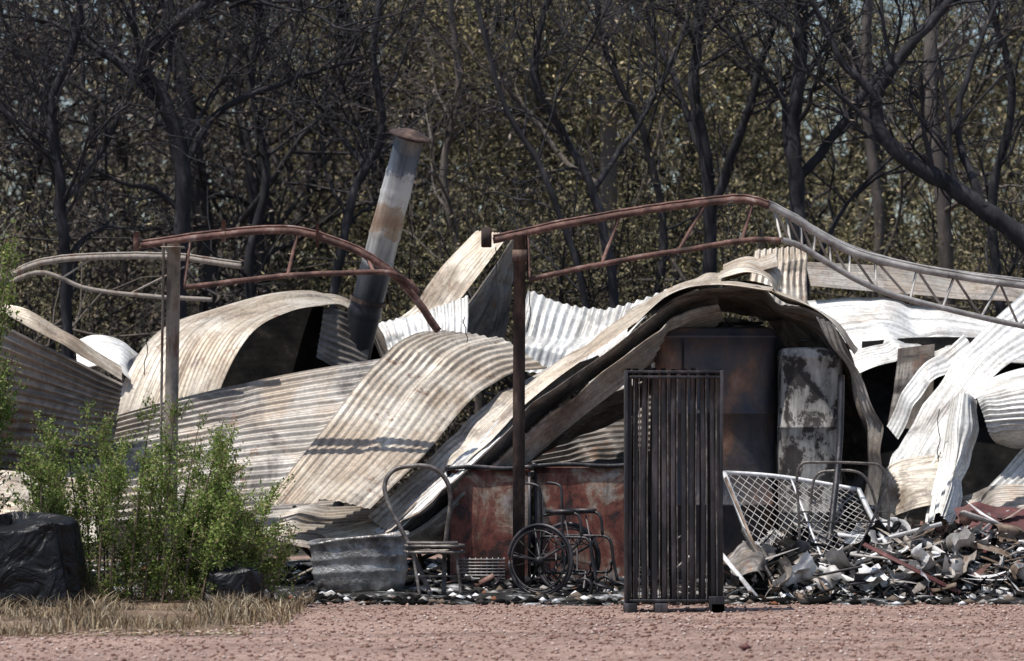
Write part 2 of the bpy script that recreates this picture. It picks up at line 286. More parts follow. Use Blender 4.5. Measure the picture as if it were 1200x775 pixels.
# collapsed roof draped over tanks
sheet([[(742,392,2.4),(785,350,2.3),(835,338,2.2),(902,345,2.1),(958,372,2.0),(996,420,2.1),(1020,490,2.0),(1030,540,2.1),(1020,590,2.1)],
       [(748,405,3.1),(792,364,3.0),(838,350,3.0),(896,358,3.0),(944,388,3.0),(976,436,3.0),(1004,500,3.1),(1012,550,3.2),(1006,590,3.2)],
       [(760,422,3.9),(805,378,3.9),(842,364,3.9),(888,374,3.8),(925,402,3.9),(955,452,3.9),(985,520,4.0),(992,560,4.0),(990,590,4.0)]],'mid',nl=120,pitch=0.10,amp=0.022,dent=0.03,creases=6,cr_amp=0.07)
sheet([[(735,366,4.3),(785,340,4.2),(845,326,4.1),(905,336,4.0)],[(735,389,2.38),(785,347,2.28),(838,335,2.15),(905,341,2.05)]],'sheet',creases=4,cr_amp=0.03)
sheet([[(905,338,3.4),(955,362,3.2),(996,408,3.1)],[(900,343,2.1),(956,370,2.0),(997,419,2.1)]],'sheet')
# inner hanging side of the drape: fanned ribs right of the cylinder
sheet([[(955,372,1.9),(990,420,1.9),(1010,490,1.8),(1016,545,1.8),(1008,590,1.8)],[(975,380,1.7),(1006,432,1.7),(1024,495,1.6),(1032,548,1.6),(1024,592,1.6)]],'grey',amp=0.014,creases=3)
sheet([[(848,312,4.6),(880,302,4.5),(905,315,4.4),(915,342,4.3)],[(845,335,3.0),(878,322,2.9),(900,330,2.8),(908,350,2.8)]],'sheet')
sheet([[(885,292,5.6),(880,320,5.4),(872,352,5.2)],[(946,286,5.8),(946,320,5.6),(946,362,5.4)]],'sheet',amp=0.014)
# right side
sheet([[(944,308,7.4),(1060,316,7.4),(1190,332,7.4),(1300,345,7.4)],[(950,336,6.8),(1060,342,6.8),(1190,354,6.8),(1300,365,6.8)]],'grey')
sheet([[(952,352,7),(1010,350,7),(1090,362,7),(1200,384,7),(1300,400,7)],[(975,395,5.8),(1025,385,5.8),(1100,388,5.8),(1200,402,5.8),(1300,410,5.8)],[(992,448,5.0),(1040,428,5.0),(1110,415,5.0),(1200,425,5.0),(1300,430,5.0)]],'white',panels=2,creases=4,cr_amp=0.06,amp=0.014)
sheet([[(1215,330,4.6),(1140,400,4.2),(1085,475,3.7),(1050,530,3.2),(1022,595,2.7)],[(1250,400,4.0),(1175,430,3.6),(1120,500,3.1),(1090,550,2.7),(1062,612,2.2)]],'white',nl=70,panels=2,creases=4,amp=0.014,pitch=0.08)
sheet([[(1114,468,2.8),(1100,540,2.4),(1072,630,1.9)],[(1130,462,2.5),(1121,540,2.1),(1096,626,1.6)],[(1142,470,2.8),(1136,540,2.4),(1118,622,1.9)]],'white',amp=0.014)
sheet([[(1142,452,3.2),(1200,428,3.2),(1300,415,3.2)],[(1146,470,2.5),(1200,455,2.4),(1300,448,2.4)],[(1158,498,2.3),(1200,498,2.2),(1300,500,2.2)],[(1170,515,2.7),(1205,530,2.6),(1300,540,2.6)]],'white',amp=0.014)
sheet([[(1240,480,2.8),(1180,545,2.4),(1138,592,2.1)],[(1290,540,2.3),(1235,585,2.0),(1190,622,1.6)]],'white',amp=0.014)
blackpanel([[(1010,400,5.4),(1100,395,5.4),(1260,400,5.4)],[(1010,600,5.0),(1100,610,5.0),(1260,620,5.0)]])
sheet([[(1052,408,4.7),(1048,450,4.6),(1040,500,4.5)],[(1096,404,4.6),(1094,450,4.5),(1090,505,4.4)]],'soot',amp=0.003)
sheet([[(1100,600,2.4),(1150,575,2.2),(1210,570,2.0)],[(1110,640,1.6),(1160,625,1.5),(1220,620,1.4)]],'grey')
sheet([[(1030,560,2.9),(1060,540,2.9),(1120,535,2.9)],[(1035,610,2.2),(1070,600,2.1),(1125,600,2.1)]],'sheet',amp=0.014)
sheet([[(1040,500,4.2),(1075,440,4.3),(1130,395,4.5)],[(1052,515,4.0),(1090,455,4.1),(1145,410,4.3)]],'white')
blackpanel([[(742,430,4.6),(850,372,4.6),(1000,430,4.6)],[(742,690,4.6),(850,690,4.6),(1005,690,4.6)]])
# ---------------------------------------------------------------- steel portal frames
def path(pts,n=40): return cr([W(*p) for p in pts],n)
def ground_pt(u,y): 
    p=W(u,490,y); p[2]=-0.05; return p
fr=empty('burnt_shed_frame')
mb=MB()
mb.tube([W(204,286,1.2),W(201,480,1.2),ground_pt(199,1.2)],0.076,4,0,math.pi/4)
mb.tube([W(204,284,1.2)+[-.085,-.05,0],W(201,480,1.2)+[-.085,-.05,0],ground_pt(199,1.2)+[-.085,-.05,0]],0.012,4,0)
mb.box(W(203,290,1.2),(0.2,0.16,0.012))
mb.obj('post',M['postgrey'],fr)
mb=MB(); mb.tube([W(609,276,0.9),W(608,480,0.9),ground_pt(608,0.9)],0.074,4,0,math.pi/4); mb.box(W(570,278,0.9),(0.09,0.1,0.17)); mb.box(W(609,300,0.88),(0.13,0.12,0.10)); mb.obj('post_2',M['postdark'],fr)
mb=MB()
def truss(top,bot,r,nweb,t0=0.0,t1=1.0,mi=0,zig=True,wr=0.3):
    a=path(top,80); b=path(bot,80)
    a=a+np.cumsum(rng.normal(size=a.shape)*0.0012,axis=0); b=b+np.cumsum(rng.normal(size=b.shape)*0.0012,axis=0)
    mb.tube(a,r,4,mi,math.pi/4); mb.tube(b,r*0.85,4,mi,math.pi/4)
    mb.tube(a+[0,.03,r*1.1],r*0.3,4,mi)
    k=np.linspace(t0,t1,nweb)
    for i in range(nweb-1):
        ia=int(k[i]*79); ib=int((k[i]+k[i+1])/2*79); ic=int(k[i+1]*79)
        mb.tube([b[ia],a[ib]],r*wr,4,mi); 
        if zig: mb.tube([a[ib],b[ic]],r*wr,4,mi)
truss([(165,289,1.2),(250,276,1.2),(335,270,1.2),(395,284,1.25),(440,306,1.3),(480,340,1.4),(514,388,1.5)],[(215,337,1.2),(300,326,1.2),(380,320,1.2),(440,318,1.25),(462,322,1.3),(478,332,1.4),(488,345,1.45)],0.038,5,zig=False,wr=0.4)
mb.tube(path([(160,272,1.2),(160,294,1.2)],3),0.035,4,0,math.pi/4)
mb.bar(W(262,258,1.2),W(262,284,1.2),0.025)
mb.bar(W(372,262,1.2),W(372,290,1.2),0.02)
truss([(578,282,0.9),(650,266,0.9),(740,250,0.9),(820,238,0.9),(868,234,0.9),(900,241,0.9)],[(620,328,0.9),(690,312,0.9),(760,298,0.9),(830,287,0.9),(880,280,0.9),(915,281,0.9)],0.038,5,zig=False,wr=0.4)
mb.bar(W(570,270,0.9),W(570,290,0.9),0.05)
mb.obj('rusted_truss',M['rustframe'],fr)
mb=MB()
truss([(900,241,0.9),(930,258,1.0),(962,280,1.1),(1010,302,1.2),(1100,322,1.4),(1200,336,1.6),(1320,350,1.8)],[(915,281,0.9),(940,290,1.0),(975,312,1.1),(1030,340,1.2),(1110,362,1.4),(1200,382,1.6),(1320,402,1.8)],0.038,13)
mb.tube(path([(905,238,1.3),(945,262,1.4),(1000,290,1.5),(1080,312,1.7),(1200,328,1.9),(1320,340,2.0)],50),0.02,4,0,math.pi/4)
mb.obj('grey_truss',M['greysteel'],fr)
mb=MB()
truss([(-60,345,3.2),(0,328,3.2),(45,310,3.2),(100,303,3.2),(200,303,3.2),(282,313,3.2)],[(-60,350,3.2),(0,335,3.2),(50,320,3.2),(100,338,3.2),(170,348,3.2),(248,354,3.2)],0.034,5,zig=False)
mb.obj('rear_truss',M['postgrey'],fr)
mb=MB()
for (u,v,y,L) in [(172,400,1.3,40),(545,372,2,30),(583,290,0.9,90),(1100,480,2.4,60),(860,250,1.0,40),(620,330,0.95,60)]:
    p=[(u+random.uniform(-3,3),v+L*k/5,y+random.uniform(-.03,.03)) for k in range(6)]; mb.tube(path(p,14),0.004,4)
mb.obj('hanging_wires',M['darksteel'],fr)
# ---------------------------------------------------------------- flue
fl=empty('chimney_flue')
base=W(398,480,5.2); top=W(480,163,4.6); ax=top-base; L=np.linalg.norm(ax)
mb=MB()
n=80
seams=[0.36,0.545,0.655,0.80,0.88]
P=[];R=[]
for i in range(n+1):
    t=i/n; P.append([0,0,t*L]); R.append(0.172-0.034*t+(0.007 if any(abs(t-s)<0.007 for s in seams) else 0)+0.002*math.sin(t*40))
mb.tube(P,R,24,0,0,False)
m,nt,b_=new_mat('banded_flue_steel'); c=coord(nt)
sx=nt.nodes.new('ShaderNodeSeparateXYZ'); nt.links.new(c,sx.inputs[0])
nz=noise(nt,c,6,8,0.75)
ma=nt.nodes.new('ShaderNodeMath'); ma.operation='MULTIPLY_ADD'; nt.links.new(nz,ma.inputs[0]); ma.inputs[1].default_value=0.2; ma.inputs[2].default_value=-0.10
mb2=nt.nodes.new('ShaderNodeMath'); mb2.operation='MULTIPLY_ADD'; nt.links.new(sx.outputs[2],mb2.inputs[0]); mb2.inputs[1].default_value=1/L; nt.links.new(ma.outputs[0],mb2.inputs[2])
col=ramp(nt,[(0.0,(0.02,0.02,0.022)),(0.42,(0.03,0.032,0.04)),(0.53,(0.08,0.085,0.10)),(0.555,(0.36,0.36,0.36)),(0.645,(0.50,0.48,0.45)),(0.67,(0.38,0.28,0.20)),(0.70,(0.30,0.20,0.135)),(0.75,(0.40,0.31,0.24)),(0.77,(0.60,0.59,0.57)),(0.86,(0.52,0.52,0.53)),(0.885,(0.13,0.15,0.19)),(0.96,(0.09,0.11,0.14)),(1.0,(0.2,0.18,0.17))],mb2.outputs[0])
col=mix(nt,0.85,col,ramp(nt,[(0.36,0.35),(0.55,1.0)],noise(nt,mapping(nt,c,(9,9,0.9)),1.0,7,0.7)),'MULTIPLY')
nt.links.new(col,b_.inputs['Base Color']); b_.inputs['Metallic'].default_value=0.2; b_.inputs['Roughness'].default_value=0.5
mb.obj('flue_pipe',m,fl,True)
mb=MB(); mb.tube([[0,0,L+0.0],[0,0,L+0.02],[0,0,L+0.045],[0,0,L+0.09],[0,0,L+0.10]],[0.10,0.215,0.19,0.07,0.004],24,0,0,False)
mb.tube([[0,0,L-0.06],[0,0,L+0.02]],0.115,16,0,0,False)
mb.tube([[0,0,L*0.40],[0,0,L*0.415]],0.177,24,0,0,False)
mb.tube([[0.13,0,L*0.42],[0.24,0,L*0.44],[0.30,0,L*0.40]],0.02,6)
mb.obj('cap',M['postdark'],fl,True)
q=Vector(ax/L).to_track_quat('Z','Y'); fl.rotation_mode='QUATERNION'; fl.rotation_quaternion=q; fl.location=Vector(base)
# ---------------------------------------------------------------- steel rack
rk=empty('blackened_steel_picket_rack'); mb=MB()
y0=-2.3; zt=W(0,433,y0)[2]
us=[737,744,756,767,778,790,801,812,823,834,841]
for i,u in enumerate(us):
    for k,yy in enumerate([0,0.10,0.2]):
        uu=u+random.uniform(-1,1); w=0.026+random.uniform(-.005,.006)
        a=W(uu,433+random.uniform(-2,5),y0+yy); bb=W(uu+random.uniform(-1.6,1.6),700,y0+yy); bb[2]=0.06
        mid=(a+bb)/2+np.array([random.uniform(-.01,.01),0,0])
        mb.tube(cr([a,mid,bb],8),w,4,0,math.pi/4)
        if k==0: mb.tube(cr([a+[w*1.2,-.018,0],mid+[w*1.2,-.018,0],bb+[w*1.2,-.018,0]],8),0.006,4,1)
xl,xr=W(734,0,y0)[0],W(845,0,y0)[0]
for z in (zt-0.02,0.09,zt-0.06):
    mb.box([(xl+xr)/2,y0-0.035,z],(xr-xl,0.03,0.02))
    mb.box([(xl+xr)/2,y0+0.24,z],(xr-xl,0.03,0.02))
for x in (xl,xr):
    mb.box([x,y0+0.1,zt*0.5+0.0],(0.022,0.32,zt-0.02)); 
for x in (xl+0.03,(xl+xr)/2-0.1,xr-0.03): mb.box([x,y0+0.05,0.03],(0.10,0.34,0.08))
mb.box([xr-0.04,y0-0.09,0.06],(0.12,0.06,0.13))
ob=mb.obj('pickets',[M['darksteel'],M['chrome']],rk,bevel=0.003)
# ---------------------------------------------------------------- tanks
def rtank(name,u0,u1,vt,y,depth,mat,exp=5):
    e=empty(name); x0,x1=W(u0,0,y)[0],W(u1,0,y)[0]; zt=W(0,vt,y)[2]; cx=(x0+x1)/2; cy=y+depth/2; rx=(x1-x0)/2; ry=depth/2
    n=64; prof=[(0,1),(0.03,1),(zt*0.3,1.0),(zt*0.302,1.015),(zt*0.31,1.015),(zt*0.312,1.0),(zt*0.45,1.0),(zt*0.55,1.0),(zt*0.66,1.0),(zt*0.662,1.012),(zt*0.67,1.012),(zt*0.672,1),(zt*0.78,1),(zt*0.88,1),(zt-0.10,1),(zt-0.095,1.02),(zt-0.07,1.02),(zt-0.065,0.985),(zt-0.02,0.97),(zt,0.9),(zt+0.01,0.5),(zt+0.012,0.02)]
    V=[];
    for z,s in prof:
        for k in range(n):
            a=2*math.pi*k/n; c_,s_=math.cos(a),math.sin(a)
            dent=1+0.014*math.sin(3*a+z*4)+0.012*math.sin(7*a-z*6)
            V.append([cx+rx*s*dent*math.copysign(abs(c_)**(2/exp),c_),cy+ry*s*dent*math.copysign(abs(s_)**(2/exp),s_),z])
    Fq=[[i*n+k,i*n+(k+1)%n,(i+1)*n+(k+1)%n,(i+1)*n+k] for i in range(len(prof)-1) for k in range(n)]
    o=link('shell',fast_mesh('shell',V,Fq,mat,True),e); return e,cx,cy,zt
e,cx,cy,zt=rtank('steel_water_tank',766,912,384,2.5,0.9,M['tankdark'],6)
mb=MB(); mb.tube([[cx+0.1,cy,zt],[cx+0.1,cy,zt+0.06]],0.08,8); mb.bar([cx-0.3,cy-0.46,0.4],[cx-0.3,cy-0.46,zt-0.1],0.012); mb.bar([cx-0.28,cy,zt+0.03],[cx+0.45,cy-0.1,zt+0.05],0.02); mb.obj('fittings',M['darksteel'],e)
e,cx,cy,zt=rtank('hot_water_cylinder',915,990,408,2.2,0.58,M['peel'],3)
mb=MB(); mb.tube([[cx-0.1,cy-0.1,zt],[cx-0.1,cy-0.1,zt+0.07],[cx+0.05,cy-0.1,zt+0.08]],0.018,6); mb.obj('pipe',M['darksteel'],e)
# ---------------------------------------------------------------- rusty chest freezers
def freezer(u0,u1,vt,y,dep,nm='burnt_chest_freezer',vent=False):
    e=empty(nm); x0,x1=W(u0,0,y)[0],W(u1,0,y)[0]; zt=W(0,vt,y)[2]; w=x1-x0; cx=(x0+x1)/2
    mb=MB(); mb.box([cx,y+dep/2,zt/2+0.03],(w,dep,zt-0.06)); 
    nx,nz=24,20; V=[]
    for j in range(nz+1):
        for i in range(nx+1):
            s=i/nx;t=j/nz; V.append([x0+0.02+s*(w-0.04),y-0.008-0.022*math.sin(s*math.pi)*math.sin(t*math.pi)*(0.6+0.5*math.sin(s*9+t*5+u0)),0.04+t*(zt-0.09)])
    mb.add(V,[[j*(nx+1)+i,j*(nx+1)+i+1,(j+1)*(nx+1)+i+1,(j+1)*(nx+1)+i] for j in range(nz) for i in range(nx)])
    mb.obj('cabinet',M['rustpanel'],e)
    mb=MB()
    mb.tube(cr([[x0-.015,y-0.02,zt+.01],[cx-w*.2,y-0.025,zt+.03],[cx+w*.2,y-0.02,zt+.012],[x1+.015,y-0.015,zt+.03]],16),0.026,4,0,math.pi/4)
    mb.box([cx,y+dep+0.01,zt+0.02],(w+.03,.045,0.04))
    mb.box([x0,y+dep/2,zt+0.021],(0.04,dep,0.04)); mb.box([x1,y+dep/2,zt+0.022],(0.04,dep,0.04))
    for xx in (x0+.012,x1-.012): mb.box([xx,y-0.006,zt/2],(0.026,0.03,zt-.04))
    mb.box([cx,y-0.01,0.035],(w,0.03,0.05))
    mb.obj('rim',M['darksteel'],e)
    if vent:
        mb=MB()
        for i in range(7): mb.box([x0+0.30,y-0.038,0.09+i*0.028],(0.42,0.012,0.012))
        for i in range(9): mb.box([x0+0.10+i*0.05,y-0.035,0.175],(0.008,0.01,0.2))
        mb.obj('vent_grille',M['greysteel'],e)
freezer(524,622,551,1.5,0.65,vent=True)
freezer(626,748,548,1.6,0.62)
# ---------------------------------------------------------------- wheelchair
wc=empty('burnt_wheelchair'); mb=MB()
nrm=np.array([-0.46,-0.888,0]); tx=np.array([0.888,-0.46,0]); tz=np.array([0,0,1.0])
def ring(c,R,r,sides=6,n=48,mi=0):
    a=np.linspace(0,2*math.pi,n+1); P=c+np.outer(np.cos(a)*R,tx)+np.outer(np.sin(a)*R,tz); mb.tube(P,r,sides,mi,0,False)
c1=W(633,656,0.1); c1[2]=0.305
c2=c1-nrm*0.52
for c in (c1,c2):
    ring(c,0.296,0.017); ring(c,0.272,0.009); ring(c+nrm*0.035*(1 if c is c1 else -1),0.25,0.008)
    mb.tube([c-nrm*0.05,c+nrm*0.05],0.03,8)
    for k in range(5):
        a=k*2*math.pi/5+0.5; mb.tube([c,c+0.275*(math.cos(a)*tx+math.sin(a)*tz)],0.012,4)
    for k in range(14):
        a=k*2*math.pi/14+0.2
        if k%4: mb.tube([c+nrm*0.02,c+0.272*(math.cos(a)*tx+math.sin(a)*tz)],0.0025,4)
for sgn,c in ((1,c1+(-nrm)*0.06),(-1,c2+nrm*0.06)):
    def L_(a,z): 
        p=c+tx*a; p=p.copy(); p[2]=z; return p
    mb.tube(cr([L_(-0.02,0.18),L_(-0.02,0.5),L_(-0.03,0.86),L_(-0.06,0.93),L_(-0.16,0.95)],16),0.013,6)
    mb.tube(cr([L_(-0.02,0.5),L_(0.25,0.5),L_(0.42,0.48),L_(0.46,0.30),L_(0.5,0.12)],16),0.013,6)
    mb.tube(cr([L_(-0.02,0.2),L_(0.2,0.2),L_(0.42,0.2),L_(0.44,0.3)],10),0.013,6)
    mb.tube(cr([L_(0.0,0.68),L_(0.2,0.70),L_(0.33,0.68),L_(0.36,0.5)],12),0.013,6)
    mb.box(L_(0.16,0.715),(0.26,0.05,0.03),rotm(0,0,-0.48))
    mb.bar(L_(0.12,0.2),L_(0.12,0.5),0.010); mb.bar(L_(0.30,0.2),L_(0.20,0.68),0.009)
    cc=L_(0.38,0.08); a=np.linspace(0,2*math.pi,19); mb.tube(cc+np.outer(np.cos(a)*0.075,tx)+np.outer(np.sin(a)*0.075,tz),0.014,6,0,0,False)
    mb.tube([cc,L_(0.40,0.22)],0.012,6); mb.box(L_(0.56,0.10),(0.16,0.10,0.012),rotm(0,0.3,-0.48))
a_=c1-nrm*0.06; b_=c2+nrm*0.06
mb.tube([[*(a_+tx*0.05)[:2],0.18],[*(b_+tx*0.2)[:2],0.5]],0.011,6); mb.tube([[*(b_+tx*0.05)[:2],0.18],[*(a_+tx*0.2)[:2],0.5]],0.011,6)
mb.tube([[*(a_)[:2],0.305],[*(b_)[:2],0.305]],0.014,6)
# sagging burnt seat springs
for k in range(6):
    p=a_+tx*(0.04+0.07*k); q_=b_+tx*(0.04+0.07*k); mb.tube(cr([[p[0],p[1],.5],[(p[0]+q_[0])/2,(p[1]+q_[1])/2,.43],[q_[0],q_[1],.5]],10),0.006,4)
mb.obj('frame_and_wheels',M['darksteel'],wc,True)
# ---------------------------------------------------------------- hoop-backed chair frame
ch=empty('burnt_metal_chair'); mb=MB()
mb.tube(path([(505,698,-0.1),(487,655,0.0),(470,620,0.05),(455,590,0.1),(451,567,0.12),(462,551,0.14),(485,546,0.16),(508,549,0.18),(524,565,0.2),(528,590,0.2),(524,620,0.2),(521,650,0.2),(520,700,0.1)],60),0.020,8,0)
mb.tube(path([(534,648,-0.15),(538,675,-0.15),(541,704,-0.15)],6),0.013,8,0)
mb.tube(path([(484,650,-0.15),(489,680,-0.2),(493,706,-0.25)],6),0.013,8,0)
for z,dd in ((0.43,0.0),(0.38,0.02)):
    c=W(507,640,0.05); c[2]=z
    mb.tube(cr([c+[-.2,-.2,0],c+[.2,-.2,0],c+[.22,.1,0],c+[-.2,.12,0],c+[-.2,-.2,0]],24),0.015,6)
mb.box([c[0],c[1]-.04,0.455],(0.42,0.3,0.018))
mb.bar(c+[-.2,-.19,-.2],c+[.21,-.19,-.2],0.01)
mb.obj('tube_frame',M['chrome'],ch,True)
wf=empty('walking_frame'); mb=MB()
mb.tube(path([(938,668,0.2),(936,600,0.2),(934,560,0.2),(940,544,0.2),(960,542,0.2),(1010,543,0.2),(1032,547,0.2),(1040,570,0.2),(1042,640,0.2)],50),0.012,8)
mb.tube(path([(952,668,0.7),(950,600,0.7),(955,560,0.7),(975,552,0.7),(1010,556,0.7),(1026,590,0.7),(1032,640,0.7)],40),0.012,8)
mb.bar(W(936,600,0.2),W(950,600,0.7),0.01); mb.bar(W(1041,600,0.2),W(1028,600,0.7),0.01); mb.bar(W(936,612,0.2),W(1041,612,0.2),0.01)
mb.obj('frame_tubes',M['chrome'],wf,True)
mb=MB(); mb.tube(path([(986,440,1.0),(984,520,0.8),(976,600,0.5),(967,672,0.2)],20),0.028,8); mb.obj('leaning_steel_pole',M['darksteel'],None,True)
# ---------------------------------------------------------------- upright dented wash tub
tb=empty('steel_wash_tub'); yb=0.55; cx=W(421,0,yb)[0]; rx=0.405; ry=0.30
prof=[(0.0,0.30),(0.0,0.78),(0.03,0.90),(0.09,0.94),(0.15,0.95),(0.17,0.985),(0.19,0.985),(0.21,0.955),(0.27,0.965),(0.29,1.0),(0.31,1.0),(0.33,0.97),(0.40,0.985),(0.435,0.99),(0.445,1.04),(0.465,1.045),(0.47,0.99),(0.44,0.955),(0.25,0.93),(0.06,0.86),(0.04,0.6),(0.04,0.02)]
n=64;V=[]
for z,s in prof:
    for k in range(n):
        a=2*math.pi*k/n; c_,s_=math.cos(a),math.sin(a); f=1+(0.03*math.sin(2*a+1)+0.02*math.sin(5*a+z*8)-0.07*math.exp(-((a-4.4)/0.35)**2)*min(1,z*4)-0.04*math.exp(-((a-5.3)/0.2)**2)*min(1,z*3))
        x=rx*s*f*math.copysign(abs(c_)**.7,c_); y=ry*s*f*math.copysign(abs(s_)**.7,s_)
        V.append([cx+x,yb+y,z+0.02+ (x*0.09 if z>0.02 else 0)*(z/0.45)+0.01*math.sin(3*a)*(z/0.45)])
Fq=[[i*n+k,i*n+(k+1)%n,(i+1)*n+(k+1)%n,(i+1)*n+k] for i in range(len(prof)-1) for k in range(n)]
link('tub_shell',fast_mesh('tub_shell',V,Fq,M['tubsteel'],True),tb)
# ---------------------------------------------------------------- security screen door
sd=empty('security_screen_door'); mb=MB()
TL,TR,BR,BL=W(848,554,1.0),W(1006,572,0.9),W(1042,646,-0.05),W(900,694,-0.1)
def bl(s,t): return (TL*(1-s)+TR*s)*(1-t)+(BL*(1-s)+BR*s)*t+np.array([0,0.03*math.sin(3*s),0.02*math.sin(4*s+t*3)])
for a,b2 in (((0,0),(1,0)),((1,0),(1,1)),((1,1),(0,1)),((0,1),(0,0)),((0.5,0),(0.5,1))):
    P=np.array([bl(a[0]*(1-k)+b2[0]*k,a[1]*(1-k)+b2[1]*k) for k in np.linspace(0,1,12)]); mb.tube(P,0.026 if a[0]!=0.5 else 0.012,4,0,math.pi/4)
mb.obj('door_frame',M['frame'],sd)
mb=MB(); wv=1.25; hv=1.0; st=0.085
k=-hv
while k<wv:
    P=[];Q=[]
    for i in range(13):
        t=i/12; s=(k+t*hv)/wv
        if 0<=s<=1: P.append(bl(s,t))
        s2=(k+(1-t)*hv)/wv
        if 0<=s2<=1: Q.append(bl(s2,t)+np.array([0,0.006,0]))
    if len(P)>1: mb.tube(P,0.004,4)
    if len(Q)>1: mb.tube(Q,0.004,4)
    k+=st
mb.obj('diamond_mesh',M['greysteel'],sd)
# ---------------------------------------------------------------- debris pile
dp=empty('debris_pile')
def moundh(x,y):
    u=x*F/(CD+y)+600
    h=0.12+0.20*math.exp(-((u-930)/60)**2)+0.36*math.exp(-((u-1160)/80)**2)+0.24*math.exp(-((u-1050)/60)**2)
    f=max(0,min(1,(y+0.7)/0.9)); b_=max(0,min(1,(u-835)/40))
    return h*f*b_
nx,ny=140,50; V=[];xs=np.linspace(W(835,0,0)[0],W(1330,0,0)[0],nx); ys=np.linspace(-0.8,3.0,ny)
for y in ys:
    for x in xs: V.append([x,y,moundh(x,y)+0.05*math.sin(x*13+y*7)*math.sin(y*11-x*5)+random.uniform(-.03,.03)-0.02])
Fq=[[j*nx+i,j*nx+i+1,(j+1)*nx+i+1,(j+1)*nx+i] for j in range(ny-1) for i in range(nx-1)]
link('ash_mound',fast_mesh('ash_mound',V,Fq,M['ash'],False),dp)
mb=MB()
mats=[M['ashwhite'],M['wood'],M['black'],M['greysteel'],M['darksteel'],M['rustframe'],M['postgrey'],M['redsheet']]
def shard(c,R,L_,w,mi):
    # irregular bent splinter: 3 cross-sections, uneven widths
    n=5; P=[]; k0=random.uniform(-.12,.12)*L_
    for i in range(n):
        t=i/(n-1)-.5; ww=w*random.uniform(0.35,1.0)*(0.4 if i in(0,n-1) else 1); zb=k0*(4*t*t)
        for sgn in (-1,1): P.append(np.array([t*L_+random.uniform(-.01,.01),sgn*ww/2,zb+random.uniform(-.004,.004)]))
    P=np.array(P)@R.T+c; mb.add(P,[[2*i,2*i+1,2*i+3,2*i+2] for i in range(n-1)],mi)
for i in range(2200):
    y=random.uniform(-0.8,1.8); u=random.uniform(846,1280)
    x=W(u,0,y)[0]; z=moundh(x,y)+random.uniform(-0.02,0.07)
    L_=random.choice([0.05,0.08,0.13,0.2,0.32])*random.uniform(0.6,1.3); w=random.uniform(0.01,0.08); th=random.uniform(0.003,0.015)
    R=rotm(random.uniform(-.9,.9),random.gauss(0,0.4),random.uniform(-1.5,1.5))
    mi=random.choices(range(8),[5,4,7,3,3,1.0,3,0.3])[0]
    z=max(z,0.02+abs(R[2,0])*L_*0.35)
    r_=random.random()
    if r_<0.03:
        q=[np.array([x,y,z])+R@np.array([L_*(k/4-0.5)*3.0,random.uniform(-.05,.05),random.uniform(-.06,.06)]) for k in range(5)]
        mb.tube(cr(q,10),random.uniform(.002,.005),4,mi,0,True)
    elif r_<0.7: shard(np.array([x,y,z]),R,L_,w,mi)
    else: mb.box([x,y,z],(L_,w*.7,th),R,mi)
for i in range(60):
    y=random.uniform(-0.6,1.2); u=random.uniform(860,1270); x=W(u,0,y)[0]; L_=random.uniform(0.35,1.0)
    R=rotm(random.uniform(-.5,.5),random.gauss(0,0.28),random.uniform(-1.0,1.0)); z=moundh(x,y)+0.06+abs(R[2,0])*L_*0.3
    if i%2: shard(np.array([x,y,z]),R,L_,random.uniform(.03,.1),random.choices(range(8),[5,3,4,4,3,1,4,0.3])[0])
    else: mb.box([x,y,z],(L_,random.uniform(.02,.06),random.uniform(.008,.025)),R,random.choices(range(8),[5,3,5,4,3,1,4,0.3])[0])
for i in range(150):
    y=random.uniform(-0.5,1.5); u=random.uniform(860,1270); x=W(u,0,y)[0]; z=moundh(x,y)+random.uniform(0.03,0.13)
    R=rotm(random.uniform(-1.3,1.3),random.gauss(0,0.5),random.uniform(-1.5,1.5)); a=random.uniform(.05,.2); b_=random.uniform(.03,.13); k=6
    V=[]; bend=random.uniform(-0.06,0.06)
    for i2 in range(k+1):
        for j2 in range(k+1):
            s=i2/k-.5;t=j2/k-.5; V.append(np.array([x,y,max(z,.08)])+R@np.array([a*2*s+random.uniform(-.01,.01),b_*2*t+random.uniform(-.01,.01),bend*(s*s*8)+0.02*math.sin(t*9+i)+random.uniform(-.004,.004)]))
    mb.add(V,[[p*(k+1)+q_,p*(k+1)+q_+1,(p+1)*(k+1)+q_+1,(p+1)*(k+1)+q_] for p in range(k) for q_ in range(k)],random.choices(range(8),[5,2,6,4,3,1,2,0.3])[0])
for a,b2,r,mi in [((905,690,-0.5),(850,560,0.3),0.02,1),((1110,690,-0.4),(1060,630,0.0),0.03,6),((1150,680,-0.5),(1072,628,0.1),0.035,0),((870,620,0.0),(905,680,-0.5),0.03,3),((1000,660,-0.2),(1045,560,0.8),0.02,4),((1195,700,-0.6),(1150,690,-0.6),0.03,0),((900,690,-0.4),(1000,640,0.1),0.03,6),((940,655,0.2),(925,620,0.6),0.09,2),((1020,690,-0.5),(960,665,-0.3),0.03,0),((1080,640,0.2),(1180,655,-0.1),0.02,3)]:
    mb.bar(W(*a),W(*b2),r,mi,4,0.4)
for i in range(220):
    y=random.uniform(1.0,4.5); u=random.uniform(330,800); x=W(u,0,y)[0]; L_=random.uniform(.1,.8); R=rotm(random.uniform(-.6,.6),random.gauss(0,0.5),random.uniform(-1.4,1.4))
    mb.box([x,y,0.06+random.uniform(0,0.5 if y>1.8 else 0.05)],(L_ if y>1.8 else L_*.4,random.uniform(.02,.1),random.uniform(.005,.03)),R,random.choices(range(8),[1,2,8,1,6,2,1,0])[0])
mb.obj('rubble_pieces',mats,dp)
